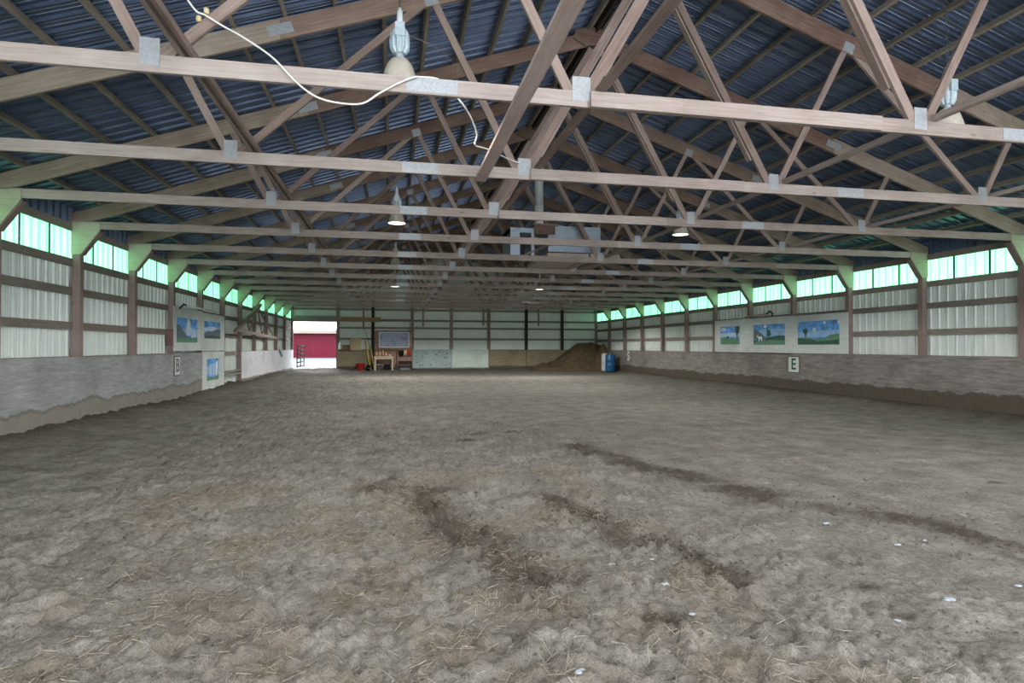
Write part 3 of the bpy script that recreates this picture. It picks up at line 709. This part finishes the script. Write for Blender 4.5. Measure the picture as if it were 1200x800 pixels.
solo(MB().beam((-5.6, 31.9, 1.42), (-5.62, 33.0, 1.0), .03, .10), 'hanging_strap', M_dark, 'dark strap hanging over the whitish left kickboard', 'strap')
for z in (.62, .5):
    solo(MB().box(-5.72, -5.66, T(8)+.1, T(9)-.02, z-.04, z+.02), 'wall_rail', M_girt, '%s rail of the pair across the bare bay of the left wall' % ('upper' if z > .6 else 'lower'), 'rail')

# ------------------------------------------------------------------ end wall things
yb = YE-.03
solo(MB().box(-3.05, -.72, yb-.04, yb, 2.95, 3.22), 'wide_plank', M_brown, 'wide brown plank nailed across posts right of the doorway', 'plank')
solo(MB().box(-.70, 1.05, yb-.04, yb+.02, 2.98, 3.12), 'wide_plank', M_brown, 'narrower brown plank above the framed picture', 'plank')
for x, z0, z1, lab in ((-1.74, 2.6, 4.0, 'short upright board on the end wall, left of the dark post'), (1.76, 2.7, 4.0, 'short upright board on the end wall, right of the framed picture'), (5.42, 2.8, 3.95, 'short upright board above the mint kickboard'), (8.9, 2.8, 3.95, 'short upright board above the dirt pile')):
    solo(MB().box(x-.05, x+.05, YE+.04, YE+.09, z0, z1), 'upright_board', M_post, lab, 'board')
solo(MB().box(-2.47, -1.86, yb-.02, yb, 1.28, 1.99), 'plywood_square', M_tan, 'tan plywood square on the end wall above the red bucket', 'board')
solo(MB().box(-3.02, -2.5, yb-.02, yb, 1.22, 1.6), 'plywood_square', M_brown, 'brown board beside the white jug near the doorway', 'board')
M_red = plain('red_plastic', (.55, .045, .03), .4, 0, .12); M_black = plain('black_plastic', (.010, .010, .011), .7, spec=.12); M_blue = plain('blue_plastic', (.012, .09, .22), .4, 0, .25, 3); M_clear = plain('milky_plastic', (.50, .54, .52), .4)
def bucket(name, c, r, h, mat, label):
    b = thing(name, label, 'bucket', c)
    MB().lathe([(0, 0), (r*.78, 0), (r*.98, h*.96), (r*1.05, h*.96), (r*1.05, h), (r*.95, h), (r*.75, .02), (0, .02)], c, 24).build('tub', mat, b)
    MB().tube([(c[0]+r*1.02*math.cos(a), c[1]-.02-.12*math.sin(a), c[2]+h*.93-.16*math.sin(a)) for a in [math.pi*i/10 for i in range(11)]], .009, 6).build('handle', M_dark if mat is M_red else M_chain, b)
bucket('bucket', (-1.87, 36.3, .1), .26, .42, M_red, 'red plastic bucket on the floor right of the doorway')
bucket('bucket', (-1.42, 35.95, .1), .14, .32, M_black, 'black bucket beside the red bucket')
t = thing('plastic_jug', 'white plastic jug hung on the post right of the doorway', 'jug', (-3.05, 36.6, 1.35))
MB().lathe([(0, 1.33), (.085, 1.33), (.09, 1.36), (.09, 1.62), (.03, 1.72), (.03, 1.78), (0, 1.78)], (-3.05, 36.62, 0), 16).build('bottle', M_white, t)
MB().tube([(-2.96, 36.62, 1.6), (-2.90, 36.62, 1.56), (-2.90, 36.62, 1.46), (-2.96, 36.62, 1.42)], .014, 6).build('handle', M_white, t)
for x0, z0, x1, z1, lab in ((-1.62, 1.85, -1.30, .1, 'yellow pole leaning on the end wall, left one of the pair'), (-1.36, 1.6, -1.06, .1, 'yellow pole leaning against the dark post beside the workbench')):
    solo(MB().beam((x0, YE-.08, z0), (x1, YE-.45, z1), .06, .06), 'leaning_pole', M_yellow, lab, 'pole')
MBt = MB().tube(smooth([Vector((-1.74, YE-.02, 2.9)), Vector((-1.66, YE-.05, 2.5)), Vector((-1.5, YE-.06, 2.05)), Vector((-1.42, YE-.06, 1.6))]), .012, 5)
solo(MBt, 'hanging_rope', M_dark, 'thin dark rope hanging above the yellow poles', 'rope')
# bucket-stained panel behind the bench, framed picture, shelf, bench
solo(MB().box(-1.08, 1.02, yb-.01, yb+.02, .1, 2.45), 'plywood_sheet', wood('pink_brown_plywood', (.19, .11, .085), (.27, .17, .13), (.35, .24, .19)), 'reddish plywood panel behind the workbench and framed picture', 'board')
M_mural = plain('purple_blue_wash', (.36, .36, .52), .7, 0, .35, 5)
def blotch():
    m, nt, b = newmat('violet_painting'); f = noise(nt, worldpos(nt), 2.6, 5)
    nt.links.new(ramp(nt, f, [(.3, (.15, .24, .36)), (.45, (.36, .42, .55)), (.58, (.40, .36, .55)), (.7, (.22, .17, .36))]), b.inputs['Base Color']); b.inputs['Roughness'].default_value = .6; return m
t = thing('framed_picture', 'blurred violet and blue picture in a white frame above the workbench', 'picture', (.06, yb-.05, 1.43))
MB().box(-.80, .90, yb-.045, yb-.03, 1.48, 2.32).build('canvas', blotch(), t)
f = MB(); f.box(-.84, .94, yb-.06, yb-.02, 1.43, 1.485); f.box(-.84, .94, yb-.06, yb-.02, 2.31, 2.36); f.box(-.84, -.79, yb-.06, yb-.02, 1.43, 2.36); f.box(.88, .94, yb-.06, yb-.02, 1.43, 2.36); f.build('picture_frame', M_white, t)
solo(MB().box(.99, 1.06, yb-.04, yb, 1.5, 2.3), 'trim_batten', M_table, 'pale batten standing right of the framed picture', 'board')
sh = solo(MB().box(-1.05, .98, yb-.28, yb-.01, 1.30, 1.335), 'wall_shelf', M_brown, 'brown shelf board under the framed picture', 'shelf')
bt = thing('workbench', 'pale wooden workbench against the end wall', 'workbench', (-.55, 36.3, .1))
MB().box(-1.1, .02, 35.95, 36.7, .86, .93).build('bench_top', M_table, bt)
MB().box(-1.05, -.03, 35.97, 36.01, .76, .86).build('apron', M_table, bt)
for x in (-1.03, -.05):
    for yy in (36.0, 36.64): MB().box(x-.045, x+.045, yy-.04, yy+.04, .06, .86).build('leg', M_table, bt)
M_orange = plain('orange_plastic', (.62, .27, .10), .45); M_cream = plain('cream_plastic', (.68, .50, .34), .5)
specs = [(-.95, .07, .26, M_orange, 'orange bottle at the left end of the workbench'), (-.76, .06, .31, M_cream, 'cream bottle second from the left on the workbench'), (-.58, .07, .34, M_orange, 'taller orange bottle in the middle of the workbench'),
         (-.42, .05, .24, M_cream, 'slim cream bottle right of the tall orange one'), (-.2, .1, .1, M_cream, 'low cream tub at the right end of the workbench')]
for x, r, h, m, lab in specs:
    b = thing('bottle' if h > .15 else 'tub', lab, 'bottle' if h > .15 else 'tub', (x, 36.25, .93), 'containers on the workbench'); c = (x, 36.25, .93)
    if h > .15:
        MB().lathe([(0, 0), (r, 0), (r, h*.6), (r*.4, h*.8), (r*.4, h*.86)], c, 16).build('body', m, b); MB().lathe([(r*.45, h*.85), (r*.45, h), (0, h)], c, 12).build('cap', M_white, b)
    else:
        MB().lathe([(0, 0), (r*.9, 0), (r, h), (r*.94, h), (r*.85, .01), (0, .01)], c, 18).build('body', m, b)
for x, m, lab, hh in ((-.83, M_dark, 'dark crate under the workbench, left one', .3), (-.35, M_black, 'black crate under the workbench, right one', .36)):
    c = MB(); z = .1
    c.box(x-.19, x+.19, 36.1, 36.5, z, z+.03); c.box(x-.19, x-.17, 36.1, 36.5, z, z+hh); c.box(x+.17, x+.19, 36.1, 36.5, z, z+hh); c.box(x-.19, x+.19, 36.1, 36.12, z, z+hh); c.box(x-.19, x+.19, 36.48, 36.5, z, z+hh)
    cr_ = solo(c, 'storage_crate', m, lab, 'crate')
solo(MB().lathe([(0, 0), (.1, .02), (.12, .12), (.07, .2), (0, .2)], (-.36, 36.3, .135), 14), 'feed_tub', M_clear, 'small pale tub inside the black crate', 'tub')
t = thing('feed_pail', 'black pail hung on the panel right of the workbench', 'bucket', (.45, 36.54, .95)); c = (.45, 36.54, .95)
MB().lathe([(0, 0), (.12, 0), (.15, .26), (.14, .26), (.11, .02), (0, .02)], c, 18).build('tub', M_black, t); MB().tube([(.45+.15*math.cos(a), 36.54, 1.2+.14*math.sin(a)) for a in [math.pi*i/8 for i in range(9)]], .008, 5).build('handle', M_chain, t)
t = thing('shovel', 'dark shovel standing on its blade right of the workbench', 'shovel', (.2, 36.5, .1))
MB().tube([(.2, 36.6, 1.28), (.2, 36.42, .42)], .02, 8).build('shaft', M_darkwood, t); MB().prism([(.1, .45), (.3, .45), (.29, .2), (.2, .1), (.11, .2)], 36.38, 36.41).build('blade', M_dark, t)
for x, m, lab in ((.70, M_cream, 'cream cloth hanging under the shelf'), (.9, M_red, 'dull red cloth hanging under the shelf')):
    q = MB(); n = 9
    for j in range(2):
        for i in range(n): q.v.append((x-.09+i*.18/(n-1), 36.45+.02*math.sin(i*1.9)-.01*j, 1.30-j*.32-.02*math.sin(i*1.3)*j))
    for i in range(n-1): q.face((i, i+1, n+i+1, n+i), None, 0, True)
    oo = solo(q, 'hanging_cloth', m, lab, 'cloth'); md = oo.modifiers.new('thickness', 'SOLIDIFY'); md.thickness = .012
ms = thing('mounting_step', 'black two step mounting block against the reddish panel', 'step', (.7, 36.3, .1))
for x in (.34, 1.04): MB().prism([(35.98, .08), (36.02, .34), (36.3, .34), (36.32, .6), (36.62, .6), (36.66, .08)], x-.02, x+.02, 'x').build('side_panel', M_black, ms)
MB().box(.32, 1.06, 35.98, 36.3, .32, .37).build('tread', M_black, ms); MB().box(.32, 1.06, 36.3, 36.64, .58, .63).build('tread', M_black, ms)
MB().box(.36, 1.02, 36.2, 36.24, .1, .3).build('crossbar', plain('grey_plastic', (.16, .17, .18), .5), ms)

# dirt pile in the far right corner
M_pile = None
m, nt, b = newmat('brown_bedding'); wp = worldpos(nt); n1 = noise(nt, wp, 3, 6); n2 = noise(nt, wp, 22, 5, .7)
c = mixc(nt, .5, ramp(nt, n1, [(.3, (.075, .045, .022)), (.7, (.16, .10, .052))]), ramp(nt, n2, [(.3, (.04, .025, .012)), (.7, (.19, .125, .07))])); nt.links.new(c, b.inputs['Base Color']); b.inputs['Roughness'].default_value = .95
bump(nt, b, n2, .8, .05); M_pile = m
px = np.linspace(8.2, 12.6, 90); py = np.linspace(33.2, 36.75, 70); PX, PY = np.meshgrid(px, py)
ridge = 1.62*np.exp(-np.clip((11.7-PX)/1.75, 0, 9)**2)
h1 = ridge*np.clip(1-np.clip((36.0-PY)/1.6, 0, 1)**1.2, 0, 1)
h2 = 1.62*np.clip(1-np.hypot((PX-12.45)/.75, (PY-34.9)/1.2), 0, 1)**.65
h3 = .4*np.exp(-((PX-9.0)/.6)**2-((PY-36)/.7)**2)
PH = np.maximum(np.maximum(h1, h2), h3)+.0; PH += np.where(PH > .05, .10*vnoise(PX, PY, 2.3, 21)+.05*vnoise(PX, PY, 6, 22), 0)
PH = np.where(PH < .02, -.1, PH)+.08
mb = MB(); mb.v = np.stack([PX, PY, PH], -1).reshape(-1, 3).tolist(); n = 90
for j in range(69):
    for i in range(89): a = j*n+i; mb.face((a, a+1, a+n+1, a+n), None, 0, True)
solo(mb, 'dirt_pile', M_pile, 'tall brown heap of dirt and bedding in the far right corner', 'pile')
# barrels
t = thing('plastic_drum', 'blue plastic drum by the far right corner', 'drum', (12.0, 32.4, .12)); c = (12.0, 32.4, .12)
MB().lathe([(0, 0), (.27, 0), (.29, .04), (.29, .3), (.30, .32), (.30, .36), (.29, .38), (.29, .62), (.30, .64), (.30, .68), (.29, .70), (.29, .92), (.26, .97), (0, .97)], c, 32).build('barrel', M_blue, t)
for dx in (-.13, .13): MB().lathe([(0, .965), (.04, .965), (.04, 1.0), (0, 1.0)], (c[0]+dx, c[1], c[2]), 12).build('bung', M_black, t)
t = thing('plastic_drum', 'milky white drum half hidden behind the blue one', 'drum', (12.02, 33.1, .12)); c = (12.02, 33.1, .12)
MB().lathe([(0, 0), (.27, 0), (.29, .04), (.29, .3), (.30, .34), (.29, .38), (.29, .62), (.30, .66), (.29, .70), (.29, .94), (.26, .99), (0, .99)], c, 32).build('barrel', M_clear, t)
MB().lathe([(0, .985), (.04, .985), (.04, 1.02), (0, 1.02)], (c[0]-.13, c[1], c[2]), 12).build('bung', M_white, t)

# ------------------------------------------------------------------ outside the doorway
M_barn = cladding('red_barn_steel', (.085, .0035, .014), (.115, .006, .02), .6, .2)
bn = thing('red_barn', 'red metal barn with snow on its roof outside the doorway', 'barn', (-8, 63, .3))
mb = MB(); rib_wall(mb, -1, 'x', .1, 2.75, 60, -15, -1); mb.box(-15, -14.9, 60, 68, .1, 2.75); mb.box(-1.1, -1, 60, 68, .1, 2.75); mb.build('siding', M_barn, bn)
MB().prism([(59.5, 2.72), (59.5, 2.98), (66, 4.6), (66, 4.2)], -15.4, -.6, 'x').build('roof', M_girt, bn)
MB().prism([(59.6, 3.02), (59.6, 3.2), (66, 4.9), (66, 4.62)], -15.4, -.6, 'x').build('roof_snow', M_snow, bn)
gt = thing('metal_gate', 'black tubular gate swung open outside the doorway', 'gate', (-5.5, 37.2, .2))
g0 = Vector((-5.52, 37.15, 0)); g1 = Vector((-5.42, 39.2, 0))
for i in range(6):
    z = .32+i*.24; MB().tube([g0+Vector((0, 0, z)), g1+Vector((0, 0, z))], .034, 8).build('rail', M_black, gt)
for f in (0, .5, 1):
    p = g0.lerp(g1, f); MB().tube([p+Vector((0, 0, .25)), p+Vector((0, 0, 1.6))], .028, 8).build('upright', M_black, gt)

# ------------------------------------------------------------------ litter on the floor
M_straw = [plain('straw_pale', (.33, .29, .225), .7), plain('straw_tan', (.235, .19, .14), .7), plain('straw_brown', (.125, .097, .073), .8)]
def straw(n, sampler, name, label, lmin, lmax):
    m = MB(); r = random.Random(11)
    for _ in range(n):
        x, y = sampler(r)
        if not (WL+.1 < x < WR-.1): continue
        L = r.uniform(lmin, lmax); a = r.uniform(0, math.pi); wd = r.uniform(.0006, .0013)
        dx, dy = math.cos(a)*L/2, math.sin(a)*L/2; z0 = ground_at(x-dx, y-dy); z1 = ground_at(x+dx, y+dy); zm = ground_at(x, y)
        lift = max(0, zm-(z0+z1)/2)+.003; z0 += lift+r.uniform(-.002, .012); z1 += lift+r.uniform(-.002, .012)
        px_, py_ = -math.sin(a)*wd, math.cos(a)*wd; o = len(m.v)
        for (qx, qy, qz) in ((x-dx, y-dy, z0), (x+dx, y+dy, z1)):
            m.v += [(qx-px_, qy-py_, qz), (qx+px_, qy+py_, qz), (qx, qy, qz+wd*1.6)]
        mi = r.choice((0, 1, 1, 2, 2))
        m.face((o, o+3, o+5, o+2), None, mi); m.face((o+1, o+2, o+5, o+4), None, mi); m.face((o, o+1, o+4, o+3), None, mi)
    o = m.build(name, M_straw); tag(o, label, 'straw', None, 'stuff'); return o
def s_near(r):
    if r.random() < .66:
        cx, cy, sr = r.choice(clumps); return cx+r.gauss(0, sr), max(1.8, cy+r.gauss(0, sr))
    return r.uniform(-3.2, 2.6), 1.9+7*r.random()**1.7
straw(21000, s_near, 'straw', 'loose straw strewn over the trampled dirt in the foreground', .012, .07)
def s_side(r): return (WL+.15+abs(r.gauss(0, .9)), r.uniform(7, 24)) if r.random() < .5 else (r.uniform(-5, 9), 4+12*r.random()**1.3)
straw(3500, s_side, 'straw', 'thin straw scattered farther off and along the left wall', .02, .08)
# small clods
M_clod = plain('soil_clod', (.10, .085, .068), .95, 0, .4, 30, .1)
m = MB(); r = random.Random(5)
PHI = (1+5**.5)/2
ICO_V = [(-1, PHI, 0), (1, PHI, 0), (-1, -PHI, 0), (1, -PHI, 0), (0, -1, PHI), (0, 1, PHI), (0, -1, -PHI), (0, 1, -PHI), (PHI, 0, -1), (PHI, 0, 1), (-PHI, 0, -1), (-PHI, 0, 1)]
ICO_F = [(0, 11, 5), (0, 5, 1), (0, 1, 7), (0, 7, 10), (0, 10, 11), (1, 5, 9), (5, 11, 4), (11, 10, 2), (10, 7, 6), (7, 1, 8), (3, 9, 4), (3, 4, 2), (3, 2, 6), (3, 6, 8), (3, 8, 9), (4, 9, 5), (2, 4, 11), (6, 2, 10), (8, 6, 7), (9, 8, 1)]
def ico(m, x, y, z, s, sq=.6):
    o = len(m.v)
    for v in ICO_V: k = s/1.9*r.uniform(.7, 1.2); m.v.append((x+v[0]*k, y+v[1]*k, z+v[2]*k*sq))
    for f in ICO_F: m.face(tuple(o+i for i in f), None, 0, True)
for _ in range(3800):
    if r.random() < .45:
        pts, wd = r.choice(STREAKS); i = r.randrange(len(pts)-1); t_ = r.random()
        x = pts[i][0]*(1-t_)+pts[i+1][0]*t_+r.gauss(0, wd*.9); y = pts[i][1]*(1-t_)+pts[i+1][1]*t_+r.gauss(0, wd*.7)
    else: x = r.uniform(-3, 6); y = 1.9+9*r.random()**1.5
    if y < 1.8: continue
    ico(m, x, y, ground_at(x, y), r.uniform(.004, .012) if r.random() < .95 else r.uniform(.012, .024))
tag(m.build('soil_clods', M_clod), 'small clods of soil scattered over the arena floor', 'soil', None, 'stuff')
# white scraps
M_scrap = plain('white_scrap', (.31, .345, .38), .6, 0, .12, 30)
def onZ(u, v, z=0.0): d = ray(u, v); return Vector((0, 0, 1.5))+d*((z-1.5)/d.z)
SCR = [(717, 656, .055, 'small white scrap beside the middle dark soil streak'), (779, 681, .05, 'small white scrap just below the middle streak of dark soil'), (811, 716, .04, 'white scrap nearest the bottom centre of the floor'),
       (1113, 700, .08, 'largest white scrap, alone on the smooth dirt at the lower right'), (990, 654, .06, 'flat greyish white scrap on the smooth dirt between two soil streaks'), (1052, 639, .06, 'pale scrap at the lower edge of the right dark streak'),
       (1084, 635, .03, 'tiny white scrap on the right dark streak next to a pale scrap'), (968, 614, .055, 'pale blue scrap left of the right dark streak'), (899, 566, .03, 'tiny white scrap at the upper end of the right dark streak'),
       (1194, 688, .045, 'white scrap at the far right edge of the floor'), (764, 652, .03, 'tiny pale scrap right of the middle soil streak'), (94, 676, .03, 'small pale stone in the straw at the left'), (1052, 727, .04, 'dull white scrap below the largest one'), (680, 791, .05, 'pale scrap at the bottom edge of the floor')]
for u, v, s, lab in SCR:
    s *= .55
    p = onZ(u, v, .02); z = ground_at(p.x, p.y)
    p = onZ(u, v, z+.01); z = ground_at(p.x, p.y)+.006
    q = MB(); n = 11
    top = []
    for i in range(n):
        a = 2*math.pi*i/n; rr = s*r.uniform(.55, 1.1)
        q.v.append((p.x+rr*math.cos(a)*1.2, p.y+rr*math.sin(a)*.9, z+.004))
    for i in range(n):
        x_, y_, _z = q.v[i]; q.v.append((p.x+(x_-p.x)*.6, p.y+(y_-p.y)*.6, z+.006+s*r.uniform(.05, .25)))
    q.v.append((p.x, p.y, z+.006+s*.2))
    for i in range(n):
        j = (i+1) % n; q.face((i, j, n+j, n+i), None); q.face((n+i, n+j, 2*n), None)
    q.face(tuple(range(n-1, -1, -1)), None)
    solo(q, 'white_scrap', M_scrap, lab, 'scrap', 'white scraps on the dirt')
